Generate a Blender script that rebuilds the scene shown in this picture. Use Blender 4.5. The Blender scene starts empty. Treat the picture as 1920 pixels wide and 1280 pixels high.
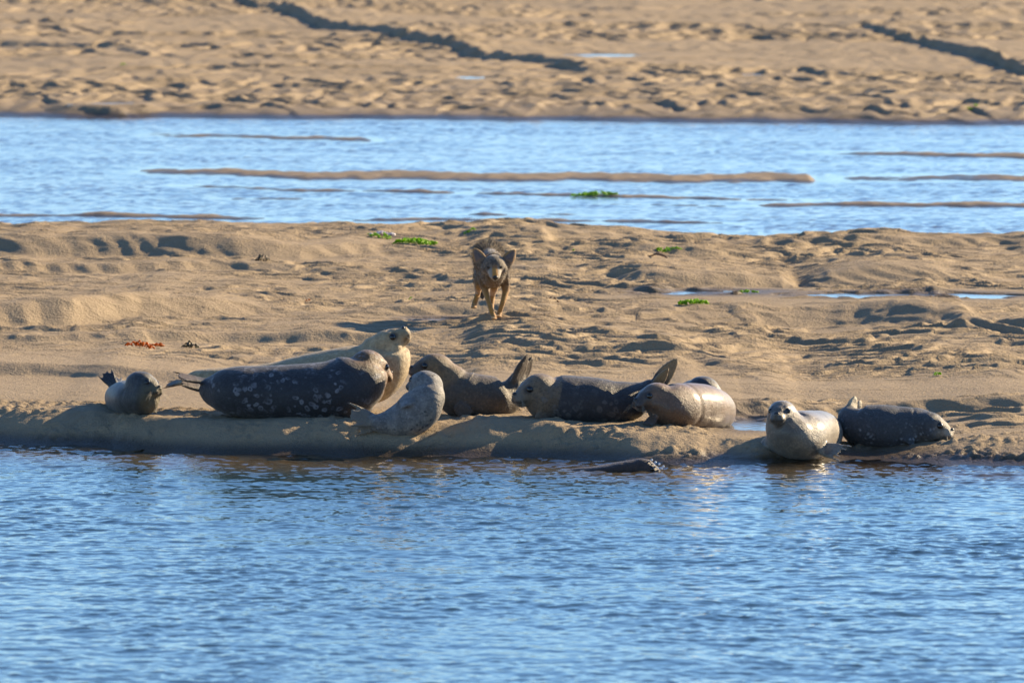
import bpy, math, random
import numpy as np
from mathutils import Vector
from mathutils.bvhtree import BVHTree

random.seed(7)
rng = np.random.default_rng(11)
SC = bpy.context.scene
COL = SC.collection

# ------------------------------------------------------------------ camera, light, exposure
FPX = 16000.0            # focal length in pixels of a 1920 px wide frame (300 mm on 36 mm)
CAM_H = 3.5              # metres above the water
PITCH = math.atan(975.0 / FPX)
SUN_EL = math.radians(23.0)
SUN_AZ = math.radians(54.0)      # from +Y (straight ahead) towards +X (right)
SUN_STRENGTH = 5.0
SKY_STRENGTH = 0.086
EXPOSURE = 1.32

cam_d = bpy.data.cameras.new('camera')
cam = bpy.data.objects.new('camera', cam_d)
COL.objects.link(cam)
cam.location = (0, 0, CAM_H)
cam.rotation_euler = (math.radians(90) - PITCH, 0, 0)
cam_d.sensor_width = 36.0
cam_d.lens = FPX / 1920 * 36.0
cam_d.clip_start = 0.5
cam_d.clip_end = 6000
cam_d.dof.use_dof = True
cam_d.dof.focus_distance = 50.5
cam_d.dof.aperture_fstop = 7.1
SC.camera = cam

W = bpy.data.worlds.new('World')
SC.world = W
W.use_nodes = True
wn = W.node_tree.nodes
bg = wn['Background']
sky = wn.new('ShaderNodeTexSky')
sky.sky_type = 'NISHITA'
sky.sun_disc = False
sky.sun_elevation = SUN_EL
sky.sun_rotation = SUN_AZ
sky.air_density = 0.9
sky.dust_density = 0.0
sky.ozone_density = 6.0
W.node_tree.links.new(sky.outputs[0], bg.inputs[0])
bg.inputs[1].default_value = SKY_STRENGTH

sd = bpy.data.lights.new('sun', 'SUN')
sd.energy = SUN_STRENGTH
sd.angle = math.radians(0.5)
sd.color = (1.0, 0.79, 0.50)
so = bpy.data.objects.new('sun', sd)
COL.objects.link(so)
sun_dir = Vector((math.sin(SUN_AZ) * math.cos(SUN_EL), math.cos(SUN_AZ) * math.cos(SUN_EL), math.sin(SUN_EL)))
so.rotation_euler = sun_dir.to_track_quat('Z', 'Y').to_euler()
so.location = (20, 60, 30)

SC.view_settings.view_transform = 'Standard'
SC.view_settings.look = 'None'
SC.view_settings.exposure = EXPOSURE
SC.view_settings.gamma = 1.0

# ------------------------------------------------------------------ helpers
cp, sp = math.cos(PITCH), math.sin(PITCH)

def at(px, py, y):
    """world point at depth y seen at photo pixel (px, py)"""
    u = (px - 960) / FPX
    v = (640 - py) / FPX
    t = y / (cp + v * sp)
    return np.array([u * t, y, CAM_H + t * (-sp + v * cp)])

def on_plane(px, py, z):
    v = (640 - py) / FPX
    t = (z - CAM_H) / (-sp + v * cp)
    return np.array([(px - 960) / FPX * t, t * (cp + v * sp), z])

PERM = rng.permutation(512)
GA = rng.uniform(0, 2 * np.pi, 512)
GX, GY = np.cos(GA), np.sin(GA)

def perlin(x, y, seed=0):
    x = np.asarray(x, float) + seed * 17.31
    y = np.asarray(y, float) - seed * 9.77
    xi = np.floor(x).astype(np.int64); yi = np.floor(y).astype(np.int64)
    xf = x - xi; yf = y - yi
    def g(ix, iy, fx, fy):
        h = PERM[(PERM[ix & 511] + iy) & 511]
        return GX[h] * fx + GY[h] * fy
    u = xf * xf * xf * (xf * (xf * 6 - 15) + 10)
    v = yf * yf * yf * (yf * (yf * 6 - 15) + 10)
    a = g(xi, yi, xf, yf); b = g(xi + 1, yi, xf - 1, yf)
    c = g(xi, yi + 1, xf, yf - 1); d = g(xi + 1, yi + 1, xf - 1, yf - 1)
    return 1.5 * ((a + u * (b - a)) * (1 - v) + (c + u * (d - c)) * v)

def fbm(x, y, seed, octv=3, gain=0.5):
    r = 0; a = 1.0; f = 1.0
    for i in range(octv):
        r = r + a * perlin(x * f, y * f, seed + i * 3.1); a *= gain; f *= 2.03
    return r

def sstep(a, b, x):
    t = np.clip((x - a) / (b - a), 0, 1)
    return t * t * (3 - 2 * t)

def pix_line(pts, z):
    """pixel polyline -> x, y, extra columns, sorted by x"""
    out = []
    for p in pts:
        q = on_plane(p[0], p[1], z)
        out.append([q[0], q[1]] + list(p[2:]))
    out.sort()
    return np.array(out)

# ------------------------------------------------------------------ terrain
WL = pix_line([(-900, 826), (0, 833), (200, 838), (330, 846), (640, 853), (960, 858), (1200, 868), (1420, 872), (1500, 868), (1640, 862), (1780, 868), (1920, 873), (2800, 880)], 0.0)
BE = pix_line([(-900, 446), (0, 439), (300, 434), (600, 433), (720, 441), (1000, 434), (1300, 438), (1920, 443), (2800, 450)], 0.25)
FS = pix_line([(-900, 208), (0, 218), (960, 226), (1920, 234), (2800, 240)], 0.0)
# bank height and run along the waterline: px, height, run
BH = np.array([(at(px, 840, 47)[0], h, w) for px, h, w in [(-900, .16, .6), (0, .165, .50), (300, .165, .40), (640, .16, .36), (900, .165, .42), (1150, .155, .48), (1300, .135, .60), (1420, .075, .75), (1600, .06, .8), (1800, .085, .8), (1920, .10, .85), (2800, .12, .9)]])

# megaripple crests with a steep face towards the viewer: foot px, py, height ; face run, stoss length, flute size
RIDGES = [
 ([(-500, 500, .10), (0, 504, .115), (250, 506, .12), (430, 506, .11), (560, 508, .07), (680, 500, .05), (860, 497, .0)], .55, 2.6, .10, .25),
 ([(-500, 540, .05), (0, 536, .045), (200, 536, .06), (420, 531, .05), (560, 533, .04), (760, 530, .03), (900, 530, .0)], .30, 1.2, .08, .2),
 ([(-500, 632, .12), (0, 628, .12), (130, 624, .12), (260, 612, .115), (390, 607, .10), (480, 603, .05), (620, 604, .0)], .55, 2.4, .06, .27),
 ([(-500, 655, .04), (0, 652, .035), (220, 652, .035), (420, 650, .045), (620, 650, .05), (700, 650, .04), (820, 652, .0)], .20, 1.0, .04, .27),
 ([(-500, 700, .05), (0, 700, .045), (110, 702, .045), (200, 706, .05), (330, 712, .03), (420, 716, .0)], .35, 1.8, .05, .33),
 ([(780, 770, .0), (900, 768, .05), (1120, 766, .055), (1280, 758, .06), (1400, 757, .06), (1560, 755, .06), (1700, 757, .065), (1920, 757, .06), (2500, 755, .05)], .22, 1.6, .07, .2),
 ([(1230, 738, 0), (1300, 737, .03), (1450, 735, .035), (1700, 742, .03), (1920, 742, .03), (2500, 742, .03)], .9, 1.6, .03, .4),
 ([(1130, 540, .0), (1200, 544, .06), (1290, 546, .085), (1400, 545, .085), (1470, 543, .07), (1500, 541, .0)], .35, 1.8, .10, .22),
 ([(1505, 541, .0), (1560, 541, .07), (1650, 540, .09), (1760, 538, .07), (1850, 538, .02), (1900, 538, 0)], .55, 1.5, .16, .2),
 ([(1120, 600, .0), (1260, 602, .06), (1420, 604, .09), (1600, 606, .10), (1740, 610, .09), (1800, 612, .05), (1840, 612, .0)], .7, 2.2, .05, .3),
 ([(1780, 622, .0), (1830, 624, .06), (1920, 628, .08), (2400, 630, .07)], .4, 1.5, .14, .17),
 ([(1000, 497, 0), (1120, 495, .04), (1300, 497, .055), (1450, 494, .04), (1600, 490, .0)], .3, 1.3, .10, .25),
 ([(760, 470, 0), (900, 472, .04), (1200, 470, .03), (1500, 474, .05), (1900, 470, .04), (2400, 470, .04)], .3, 1.2, .12, .25),
 ([(640, 610, 0), (720, 606, .05), (830, 604, .06), (900, 603, .05), (1050, 606, 0)], .3, 1.0, .06, .3),
 ([(820, 640, 0), (1000, 664, .03), (1150, 668, .03), (1290, 676, .03), (1400, 700, .02), (1500, 712, 0)], .5, 1.0, .02, .4),
]
FAR_RIDGES = [
 ([(380, -6, 0), (450, 6, .20), (540, 26, .26), (600, 36, .24), (700, 47, .22), (780, 60, .24), (900, 76, .24), (1000, 92, .20), (1100, 104, .14), (1250, 110, .0)], 1.0, 9, .55, .6),
 ([(1560, 34, 0), (1650, 48, .14), (1720, 60, .20), (1760, 74, .22), (1850, 84, .24), (1920, 102, .26), (2500, 150, .2)], 1.0, 7, .55, .6),
 ([(-600, 56, .2), (0, 60, .18), (120, 64, .16), (200, 74, .12), (280, 82, .10), (360, 74, .05), (420, 66, 0)], .6, 6, .35, .6),
 ([(-600, 190, .1), (0, 186, .10), (200, 190, .11), (330, 184, .12), (480, 172, .10), (640, 180, .11), (900, 188, .09), (1200, 190, .08), (1600, 196, .10), (1920, 200, .08), (2500, 204, .08)], .6, 5, .4, .5),
 ([(840, 166, 0), (960, 166, .06), (1130, 163, .09), (1240, 166, .05), (1400, 170, .07), (1600, 178, .05), (1750, 180, 0)], .5, 3, .2, .5),
 ([(-600, 126, .1), (0, 122, .08), (200, 126, .09), (420, 124, .07), (640, 130, .06), (900, 140, .0)], .6, 4, .35, .5),
 ([(1040, 10, 0), (1120, 14, .1), (1200, 14, .1), (1300, 10, .0)], .5, 4, .2, .6),
 ([(1000, 140, 0), (1150, 138, .06), (1400, 142, .06), (1700, 150, .08), (1920, 150, .08), (2500, 156, .08)], .6, 3, .4, .5),
]
RIDGES = [(pix_line(p, .18), w, L, fa, fl) for p, w, L, fa, fl in RIDGES]
FAR_RIDGES = [(pix_line(p, .45), w, L, fa, fl) for p, w, L, fa, fl in FAR_RIDGES]

# low shoals standing out of the far channel: centre line px, py, height over water ; half run
SHOALS = [
 ([(200, 317, -.04), (290, 318, .012), (450, 324, .03), (700, 329, .045), (960, 331, .045), (1300, 333, .045), (1480, 333, .05), (1515, 334, .055), (1532, 335, -.02), (1600, 334, .0), (1750, 332, .012), (1920, 332, .02), (2500, 332, .02)], 1.25),
 ([(200, 250, -.05), (300, 251, .008), (450, 255, .014), (600, 259, .02), (680, 261, .022), (720, 262, -.03)], .9),
 ([(-400, 404, .03), (0, 403, .024), (70, 402, .01), (110, 401, .0), (180, 400, .035), (240, 403, .02), (330, 406, .024), (480, 408, .018), (560, 409, -.02)], .45),
 ([(600, 410, -.03), (680, 411, .006), (760, 409, .012), (960, 412, .012), (1150, 414, .02), (1250, 414, .018), (1350, 416, .005), (1420, 417, -.03)], .4),
 ([(1380, 383, -.03), (1450, 383, .008), (1600, 382, .03), (1700, 383, .03), (1920, 384, .034), (2500, 384, .03)], .5),
 ([(300, 346, -.03), (400, 348, .004), (560, 356, .006), (780, 358, .012), (960, 362, .012), (1160, 366, .02), (1350, 371, .012), (1500, 373, .0), (1560, 374, -.03)], .45),
 ([(1500, 285, -.03), (1600, 286, .012), (1750, 289, .03), (1920, 291, .03), (2500, 292, .03)], .75),
 ([(850, 400, -.02), (900, 400, .006), (1070, 401, .008), (1150, 401, -.02)], .25),
 ([(380, 369, -.02), (450, 371, .006), (560, 371, .006), (620, 370, -.02)], .3),
 ([(1100, 380, -.02), (1180, 381, .004), (1350, 385, .006), (1420, 386, -.02)], .25),
]
SHOALS = [(pix_line(p, .01), w) for p, w in SHOALS]
# wet hollows that hold pools: px, py, half width px, half depth m, bed drop
POOL_SPOTS = [(1400, 792, 70, .55), (1335, 547, 150, .42), (1690, 540, 220, .45), (820, 599, 70, .22)]
POOLS = []
FAR_SPOTS = [(1110, 104, 95, .9), (880, 144, 45, .6), (1400, 138, 60, .5), (205, 192, 50, .5)]
FAR_POOLS = []

def ridge_sum(x, y, ridges, seed, face=None):
    z = np.zeros_like(x)
    for i, (p, w, L, fa, fl) in enumerate(ridges):
        y0 = p[:, 1].min() - 3; y1 = p[:, 1].max() + 4 * L + 2
        m = (y > y0) & (y < y1) & (x > p[0, 0] - .5) & (x < p[-1, 0] + .5)
        if not m.any():
            continue
        xm, ym = x[m], y[m]
        yf = np.interp(xm, p[:, 0], p[:, 1])
        h = np.interp(xm, p[:, 0], p[:, 2], left=0, right=0)
        yf = yf + .35 * w * 2 * perlin(xm / 1.3, ym * 0 + i, seed + i)
        u = ym - yf
        # flutes: scallops running diagonally down the face
        ph = (xm + .55 * u) / fl + 1.2 * perlin(xm / .9, ym / .9, seed + 40 + i)
        tri = np.abs((ph % 1.0) * 2 - 1)
        amp = (.95 if seed < 200 else .7) * fa * (0.35 + 0.65 * sstep(-.15, .45, perlin(xm / 1.1, ym * .0 + 2.2 * i, seed + 60 + i)))
        u = u - amp * (tri - .4)
        f = sstep(0, w, u) ** .85
        st = np.exp(-np.clip(u - w, 0, None) / L)
        if face is not None:
            face[m] = np.maximum(face[m], sstep(.03, .06, h) * sstep(-.25 * w, .1 * w, u) * (1 - sstep(1.5 * w, 3.2 * w, u)))
        z[m] += h * f * st * (1 + (.15 if seed < 200 else .3) * perlin(xm / .7, ym / 1.2, seed + 80 + i))
    return z

def ripples(x, y, lam, seed, wx=.45):
    ph = y / lam + 1.0 * perlin(x / wx, y / (lam * 2.0), seed) + .28 * perlin(x / (wx * .36), y / lam, seed + 1) + 1.2 * perlin(x / 2.5, y / 3.5, seed + 2)
    f = ph - np.floor(ph)
    return np.where(f < .10, sstep(0, .10, f), (1 - (f - .10) / .90) ** 1.3)

def dig(x, y, z, pools):
    for (cx, cy, rx, hd, lv) in pools:            # sunken floor and a low rim round each pool
        q = np.sqrt(((x - cx) / rx) ** 2 + ((y - cy) / hd) ** 2) + .22 * perlin(x / .35, y / .25, 58) + .10 * perlin(x / .12, y / .1, 59)
        m = 1 - sstep(.45, 1.15, q)
        z = z * (1 - m) + (lv - .03) * m
        rim = sstep(.9, 1.15, q) * (1 - sstep(1.6, 2.6, q))
        z = z + rim * np.maximum(lv + .012 - z, 0)
    return z

def terrain(x, y, aux=False):
    x = np.asarray(x, float); y = np.asarray(y, float)
    yw = np.interp(x, WL[:, 0], WL[:, 1]) + .10 * perlin(x / .8, x * 0, 5) + .03 * perlin(x / .22, x * 0, 6)
    H = np.interp(x, BH[:, 0], BH[:, 1]); w = np.interp(x, BH[:, 0], BH[:, 2]) * (1 + .14 * perlin(x / .35, x * 0, 8) + .06 * perlin(x / .09, x * 0, 9))
    s = y - yw
    bank = np.where(s > 0, H * sstep(-.12, 1.0, s / w) - H * sstep(-.12, 1.0, 0 * s), np.maximum(.16 * s, -.9 + .0 * s))
    bank = bank + .006 * np.clip(s - 1, 0, 18)
    # near bar detail
    near = (y > 44) & (y < 73)
    z = bank.copy()
    bar = sstep(.6, 1.6, s)
    rp = np.zeros_like(x)
    if near.any():
        xn, yn, sn = x[near], y[near], s[near]
        fc = np.zeros_like(xn)
        zz = 1.3 * ridge_sum(xn, yn, RIDGES, 100, fc)
        # smooth apron right behind the seals, rippled field further back
        field = .12 + .88 * sstep(4.3, 5.6, sn + .7 * perlin(xn / 1.5, yn / 2, 31))
        right = sstep(.9, 1.5, xn) * sstep(.9, 1.4, sn) * (1 - .85 * sstep(2.6, 3.1, sn) * (1 - sstep(4.3, 5.2, sn)))
        field = np.maximum(field, right * .9) * (1 - .6 * fc)
        leftflat = sstep(-.9, -2.0, xn) * sstep(1.0, 2.0, yn - 50.3) * 0
        patch = .50 + .62 * sstep(-.25, .3, fbm(xn / 1.6, yn / 2.6, 33, 2))
        bigleft = sstep(-.5, -1.6, xn)
        patch = patch * (1 - .35 * bigleft)
        r1 = ripples(xn, yn, .70, 34, 1.15); r2 = ripples(xn + .3 * yn, yn, .42, 37, .58)
        mixr = sstep(-.2, .35, perlin(xn / 1.8, yn / 2.5, 39))
        rr = (.026 * r1 * (1 - .55 * mixr) + .031 * r2 * (.55 + .45 * mixr) + .018 * ripples(xn - .3 * yn, yn, .26, 55, .34)) * patch * field
        pits = np.clip(perlin(xn / .16, yn / .30, 44) - .34, 0, 1) * sstep(0.0, .4, perlin(xn / .9, yn / 1.4, 45)) * field
        und = .010 * perlin(xn / .26, yn / .42, 56) * field + .024 * perlin(xn / 3.0, yn / 2.4, 41) * bar[near] + .008 * perlin(xn / .8, yn / .9, 42) * bar[near]
        lump_mask = sstep(.02, .18, sn) * (1 - sstep(.9, 1.5, sn)) * sstep(-.15, .25, perlin(xn / .45, yn / .3, 47))
        lump = .005 * perlin(xn / .05, yn / .06, 57) * sstep(.02, .15, sn) * (1 - sstep(.6, 1.1, sn)) + (.026 * np.abs(perlin(xn / .075, yn / .075, 48)) + .010 * perlin(xn / .035, yn / .035, 49)) * lump_mask
        fine = .0022 * perlin(xn / .07, yn / .09, 50) * sstep(.1, .4, sn)
        ledge = .02 * sstep(.0, .05, sn - .16 - .10 * perlin(xn / .5, xn * 0, 52)) * sstep(.0, .4, perlin(xn / .8, xn * 0, 53))
        add = (zz + rr + und) * bar[near] + lump + fine + ledge - .04 * pits
        zn = dig(xn, yn, z[near] + add, POOLS)
        z[near] = zn
    # the far side of the bar falls into the channel
    ye = np.interp(x, BE[:, 0], BE[:, 1]) + .18 * perlin(x / 1.6, x * 0, 61) + .05 * perlin(x / .4, x * 0, 62)
    k = sstep(0, 2.6, y - ye)
    bed = np.full_like(x, -.10)
    ch = (y > 64) & (y < 104)
    if ch.any():
        xc, yc = x[ch], y[ch]
        b = -.080 + .050 * fbm(xc / 3.2, yc / .9, 63, 3)
        for i, (p, wd) in enumerate(SHOALS):
            yl = np.interp(xc, p[:, 0], p[:, 1]) + .3 * wd * perlin(xc / .9, xc * 0, 70 + i) + .16 * wd * perlin(xc / .2, xc * 0, 170 + i)
            hh = np.interp(xc, p[:, 0], p[:, 2], left=-.09, right=-.09); hh = np.where(hh > 0, hh * .8, hh)
            sh = hh + .016 * perlin(xc / .45, yc / .5, 90 + i) + .009 * perlin(xc / .12, yc / .2, 91 + i)
            q = np.abs(yc - yl) / wd
            b = np.maximum(b, -.10 + (sh + .10) * np.exp(-(q ** 2.4) * .8))
        bed[ch] = b
    z = z * (1 - k) + bed * k
    # far sand flats
    yf = np.interp(x, FS[:, 0], FS[:, 1]) + .5 * perlin(x / 2.0, x * 0, 65) + .25 * perlin(x / .5, x * 0, 66)
    sf = y - yf
    far = sf > -1.5
    if far.any():
        xf, yfar, s2 = x[far], y[far], sf[far]
        g = sstep(-1.2, 1.0, s2)
        zf = -.085 + .15 * g + .0075 * np.clip(s2, 0, 90) + .03 * sstep(0, 6, s2)
        zz = .52 * ridge_sum(xf, yfar, FAR_RIDGES, 200)
        amp = sstep(-.5, 1.6, s2)
        patch = .25 + .75 * np.maximum(sstep(-.15, .35, fbm(xf / 9, yfar / 3.5, 71, 2)), .62 * (1 - sstep(5, 15, s2)))
        rr = (.052 * ripples(xf, yfar, 1.35, 72, .8) + .024 * ripples(xf, yfar, .8, 75, .34)) * patch
        und = .09 * perlin(xf / 8, yfar / 5, 77) + .03 * perlin(xf / 1.5, yfar / 1.4, 78) + .030 * perlin(xf / .24, yfar / .7, 79) * (.3 + .7 * patch)
        zf = np.where(s2 > -1.2, zf + (zz + rr + und) * amp, z[far])
        z[far] = dig(xf, yfar, zf, FAR_POOLS)
    if aux:
        return z, s
    return z

def ground_hit(px, py):
    """first point where the ray of a photo pixel meets the terrain"""
    y = np.linspace(44, 175, 26000)
    u = (px - 960) / FPX; v = (640 - py) / FPX
    t = y / (cp + v * sp)
    z = CAM_H + t * (-sp + v * cp)
    tz = np.maximum(terrain(u * t, y), 0.0)
    i = int(np.argmax(z <= tz))
    return np.array([u * t[i], y[i], tz[i]])

def place_pools(spots):
    pl = []
    for hx, hy, hw, hd in spots:
        c = ground_hit(hx, hy)
        rx = hw * c[1] / FPX
        gx, gy = np.meshgrid(np.linspace(c[0] - rx, c[0] + rx, 15), np.linspace(c[1] - hd, c[1] + hd, 9))
        pl.append((c[0], c[1], rx, hd, float(np.median(terrain(gx.ravel(), gy.ravel()))) - .012))
    return pl
POOLS, FAR_POOLS = place_pools(POOL_SPOTS), place_pools(FAR_SPOTS)

# ------------------------------------------------------------------ materials
def new_mat(name):
    m = bpy.data.materials.new(name); m.use_nodes = True
    nt = m.node_tree
    return m, nt, nt.nodes, nt.links, nt.nodes['Principled BSDF']

def N(nt, kind, **kw):
    n = nt.nodes.new(kind)
    for k, v in kw.items():
        if k.startswith('i_'):
            n.inputs[int(k[2:])].default_value = v
        else:
            setattr(n, k, v)
    return n

def ramp(nt, fac, stops):
    r = nt.nodes.new('ShaderNodeValToRGB')
    e = r.color_ramp.elements
    while len(e) < len(stops):
        e.new(.5)
    for el, (p, c) in zip(e, stops):
        el.position = p; el.color = (*c, 1) if len(c) == 3 else c
    nt.links.new(fac, r.inputs[0])
    return r.outputs[0]

def mix(nt, fac, a, b, blend='MIX'):
    n = nt.nodes.new('ShaderNodeMix'); n.data_type = 'RGBA'; n.blend_type = blend
    for sock, v in ((n.inputs[0], fac), (n.inputs[6], a), (n.inputs[7], b)):
        if hasattr(v, 'links'):
            nt.links.new(v, sock)
        elif isinstance(v, (int, float)):
            sock.default_value = v
        else:
            sock.default_value = (*v, 1) if len(v) == 3 else v
    return n.outputs[2]

def math_n(nt, op, a, b=0.0, clamp=False):
    n = nt.nodes.new('ShaderNodeMath'); n.operation = op; n.use_clamp = clamp
    for sock, v in ((n.inputs[0], a), (n.inputs[1], b)):
        if hasattr(v, 'links'):
            nt.links.new(v, sock)
        else:
            sock.default_value = v
    return n.outputs[0]

def noise(nt, vec, scale, detail=3, rough=.5):
    n = nt.nodes.new('ShaderNodeTexNoise')
    n.inputs['Scale'].default_value = scale; n.inputs['Detail'].default_value = detail; n.inputs['Roughness'].default_value = rough
    nt.links.new(vec, n.inputs['Vector'])
    return n.outputs['Fac']

def attr(nt, name):
    a = nt.nodes.new('ShaderNodeAttribute'); a.attribute_name = name
    return a.outputs['Fac']

def objco(nt, scale=(1, 1, 1)):
    c = nt.nodes.new('ShaderNodeTexCoord'); m = nt.nodes.new('ShaderNodeMapping')
    m.inputs['Scale'].default_value = scale
    nt.links.new(c.outputs['Object'], m.inputs['Vector'])
    return m.outputs[0]

def bump(nt, h, strength, dist):
    b = nt.nodes.new('ShaderNodeBump')
    b.inputs['Strength'].default_value = strength; b.inputs['Distance'].default_value = dist
    nt.links.new(h, b.inputs['Height'])
    return b.outputs[0]

def sand_material():
    m, nt, ns, ln, b = new_mat('sand')
    v = objco(nt)
    vs = objco(nt, (1, .6, 3))
    big = noise(nt, v, .7, 4)
    mid = noise(nt, vs, 6, 5, .6)
    fine = noise(nt, v, 160, 2)
    c = ramp(nt, big, [(.3, (.275, .205, .122)), (.7, (.335, .250, .150))])
    c = mix(nt, ramp(nt, mid, [(.35, (0, 0, 0)), (.7, (.5, .5, .5))]), c, (.215, .158, .096))
    c = mix(nt, ramp(nt, fine, [(.35, (.22, .22, .22)), (.6, (0, 0, 0))]), c, (.15, .112, .07))
    wet = attr(nt, 'wet')
    c = mix(nt, wet, c, (.055, .039, .022))
    ln.new(c, b.inputs['Base Color'])
    r = nt.nodes.new('ShaderNodeMapRange')
    ln.new(wet, r.inputs[0]); r.inputs[3].default_value = .85; r.inputs[4].default_value = .32
    ln.new(r.outputs[0], b.inputs['Roughness'])
    b.inputs['Specular IOR Level'].default_value = .35
    h = math_n(nt, 'ADD', math_n(nt, 'MULTIPLY', noise(nt, v, 45, 4, .6), 1.0), math_n(nt, 'MULTIPLY', fine, .3))
    ln.new(bump(nt, h, .7, .018), b.inputs['Normal'])
    return m

def water_material(name, body, rough, tint, bscale):
    m, nt, ns, ln, b = new_mat(name)
    ns.remove(b)
    out = ns['Material Output']
    v = objco(nt, (1, .7, 1))
    nrm = bump(nt, noise(nt, v, bscale, 3, .6), .3, .0022)
    gl = N(nt, 'ShaderNodeBsdfGlossy'); gl.inputs['Roughness'].default_value = rough
    gl.inputs['Color'].default_value = (1, 1, 1, 1)
    ln.new(nrm, gl.inputs['Normal'])
    df = N(nt, 'ShaderNodeBsdfDiffuse'); 
    cr = ramp(nt, attr(nt, 'shoal'), [(0, body), (1, (.13, .088, .036))])
    ln.new(cr, df.inputs['Color'])
    tr = N(nt, 'ShaderNodeBsdfTransparent'); tr.inputs['Color'].default_value = (*tint, 1)
    mx = N(nt, 'ShaderNodeMixShader'); ln.new(attr(nt, 'murk'), mx.inputs[0])
    ln.new(tr.outputs[0], mx.inputs[1]); ln.new(df.outputs[0], mx.inputs[2])
    fr = N(nt, 'ShaderNodeFresnel'); fr.inputs[0].default_value = 1.34
    ln.new(nrm, fr.inputs['Normal'])
    m2 = N(nt, 'ShaderNodeMixShader'); ln.new(fr.outputs[0], m2.inputs[0])
    ln.new(mx.outputs[0], m2.inputs[1]); ln.new(gl.outputs[0], m2.inputs[2])
    ln.new(m2.outputs[0], out.inputs[0])
    return m

# ------------------------------------------------------------------ grid meshes
def grid_mesh(name, X, Y, Z, mat, attrs=None, smooth=True):
    nr, nc = X.shape
    co = np.stack([X, Y, Z], -1).reshape(-1, 3).astype(np.float32)
    i = np.arange(nr * nc).reshape(nr, nc)
    q = np.stack([i[:-1, :-1], i[:-1, 1:], i[1:, 1:], i[1:, :-1]], -1).reshape(-1, 4)
    me = bpy.data.meshes.new(name)
    me.vertices.add(len(co)); me.vertices.foreach_set('co', co.ravel())
    me.loops.add(q.size); me.loops.foreach_set('vertex_index', q.ravel().astype(np.int32))
    me.polygons.add(len(q))
    me.polygons.foreach_set('loop_start', (np.arange(len(q)) * 4).astype(np.int32))
    me.polygons.foreach_set('use_smooth', np.full(len(q), smooth))
    for k, v in (attrs or {}).items():
        a = me.attributes.new(k, 'FLOAT', 'POINT'); a.data.foreach_set('value', v.ravel().astype(np.float32))
    me.update(calc_edges=True)
    me.materials.append(mat)
    o = bpy.data.objects.new(name, me); COL.objects.link(o)
    return o

def steps(*segs):
    out = []
    for a, b, d in segs:
        out.append(np.arange(a, b - 1e-6, d))
    return np.unique(np.round(np.concatenate(out), 5))

uc = np.arange(-4.1, 4.1001, .0165)
tail = 4.1 + np.cumsum(np.geomspace(.03, 9, 26))
UC = np.concatenate([-tail[::-1], uc, tail])

SAND = sand_material()
sand_rows = {
 'sandbar': steps((12, 44, .6), (44, 46.4, .06), (46.4, 49.2, .0145), (49.2, 67.8, .02), (67.8, 72, .06), (72, 72.01, .06)),
 'channel_bed': steps((72, 98, .06), (98, 98.01, .06)),
 'far_sandflat': np.concatenate([steps((98, 132, .055), (132, 175, .11), (175, 240, .5)), np.geomspace(240, 2600, 36)]),
}
for nm, rows in sand_rows.items():
    U, Y = np.meshgrid(UC, rows)
    X = U * Y / 50.0
    Z, S = terrain(X.ravel(), Y.ravel(), True)
    Z = Z.reshape(X.shape); S = S.reshape(X.shape)
    lvl = Z + .012 * perlin(X.ravel() / .35, Y.ravel() / .5, 7).reshape(X.shape)
    wet = 1 - sstep(.015, .085, lvl)
    if nm == 'sandbar':
        for (cx, cy, rx, hd, lv) in POOLS:
            wet = np.maximum(wet, np.exp(-(((X - cx) / (rx * 1.25)) ** 2 + ((Y - cy) / (hd * 1.4)) ** 2) ** 2) * .8)
    if nm == 'far_sandflat':
        wet = np.maximum(wet, .30 * (1 - sstep(.05, .20, lvl)))
    if nm == 'channel_bed':
        wet = np.clip(.3 + .7 * (1 - sstep(.0, .025, lvl)), 0, 1)
    o = grid_mesh(nm, X, Y, Z, SAND, {'wet': wet})
    o['kind'] = 'structure'

# ------------------------------------------------------------------ water
def wave_tile(L, n, lam_p, power, theta0, spread, seed, iso=.3):
    r = np.random.default_rng(seed)
    k1 = 2 * np.pi * np.fft.fftfreq(n, L / n)
    kx, ky = np.meshgrid(k1, k1)
    k = np.hypot(kx, ky); k[0, 0] = 1
    kp = 2 * np.pi / lam_p
    ang = np.arctan2(ky, kx) - theta0
    P = np.exp(-1.25 * (kp / k) ** 2) * k ** (-power) * (np.abs(np.cos(ang)) ** spread + iso) * np.exp(-(k / 420.) ** 2)
    P[0, 0] = 0
    F = np.sqrt(P) * (r.normal(size=k.shape) + 1j * r.normal(size=k.shape))
    h = np.real(np.fft.ifft2(F))
    gx = np.gradient(h, L / n, axis=0); gy = np.gradient(h, L / n, axis=1)
    return h / np.sqrt((gx ** 2 + gy ** 2).mean())      # unit rms slope

TN, TL = 1024, 14.0
TILE = wave_tile(TL, TN, .25, 3.5, math.radians(72), 1.2, 3)

def tile_at(T, x, y, L):
    fx = (x / L % 1.0) * TN; fy = (y / L % 1.0) * TN
    x0 = np.floor(fx).astype(int); y0 = np.floor(fy).astype(int)
    tx = fx - x0; ty = fy - y0
    x0 %= TN; y0 %= TN; x1 = (x0 + 1) % TN; y1 = (y0 + 1) % TN
    return (T[y0, x0] * (1 - tx) + T[y0, x1] * tx) * (1 - ty) + (T[y1, x0] * (1 - tx) + T[y1, x1] * tx) * ty

TILE2 = wave_tile(TL, TN, .62, 4.0, math.radians(64), 1.5, 8)

WATER = water_material('river_water', (.020, .046, .054), .06, (.75, .68, .5), 40)
CHANNEL = water_material('channel_water', (.115, .098, .078), .14, (.7, .62, .48), 22)

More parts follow.
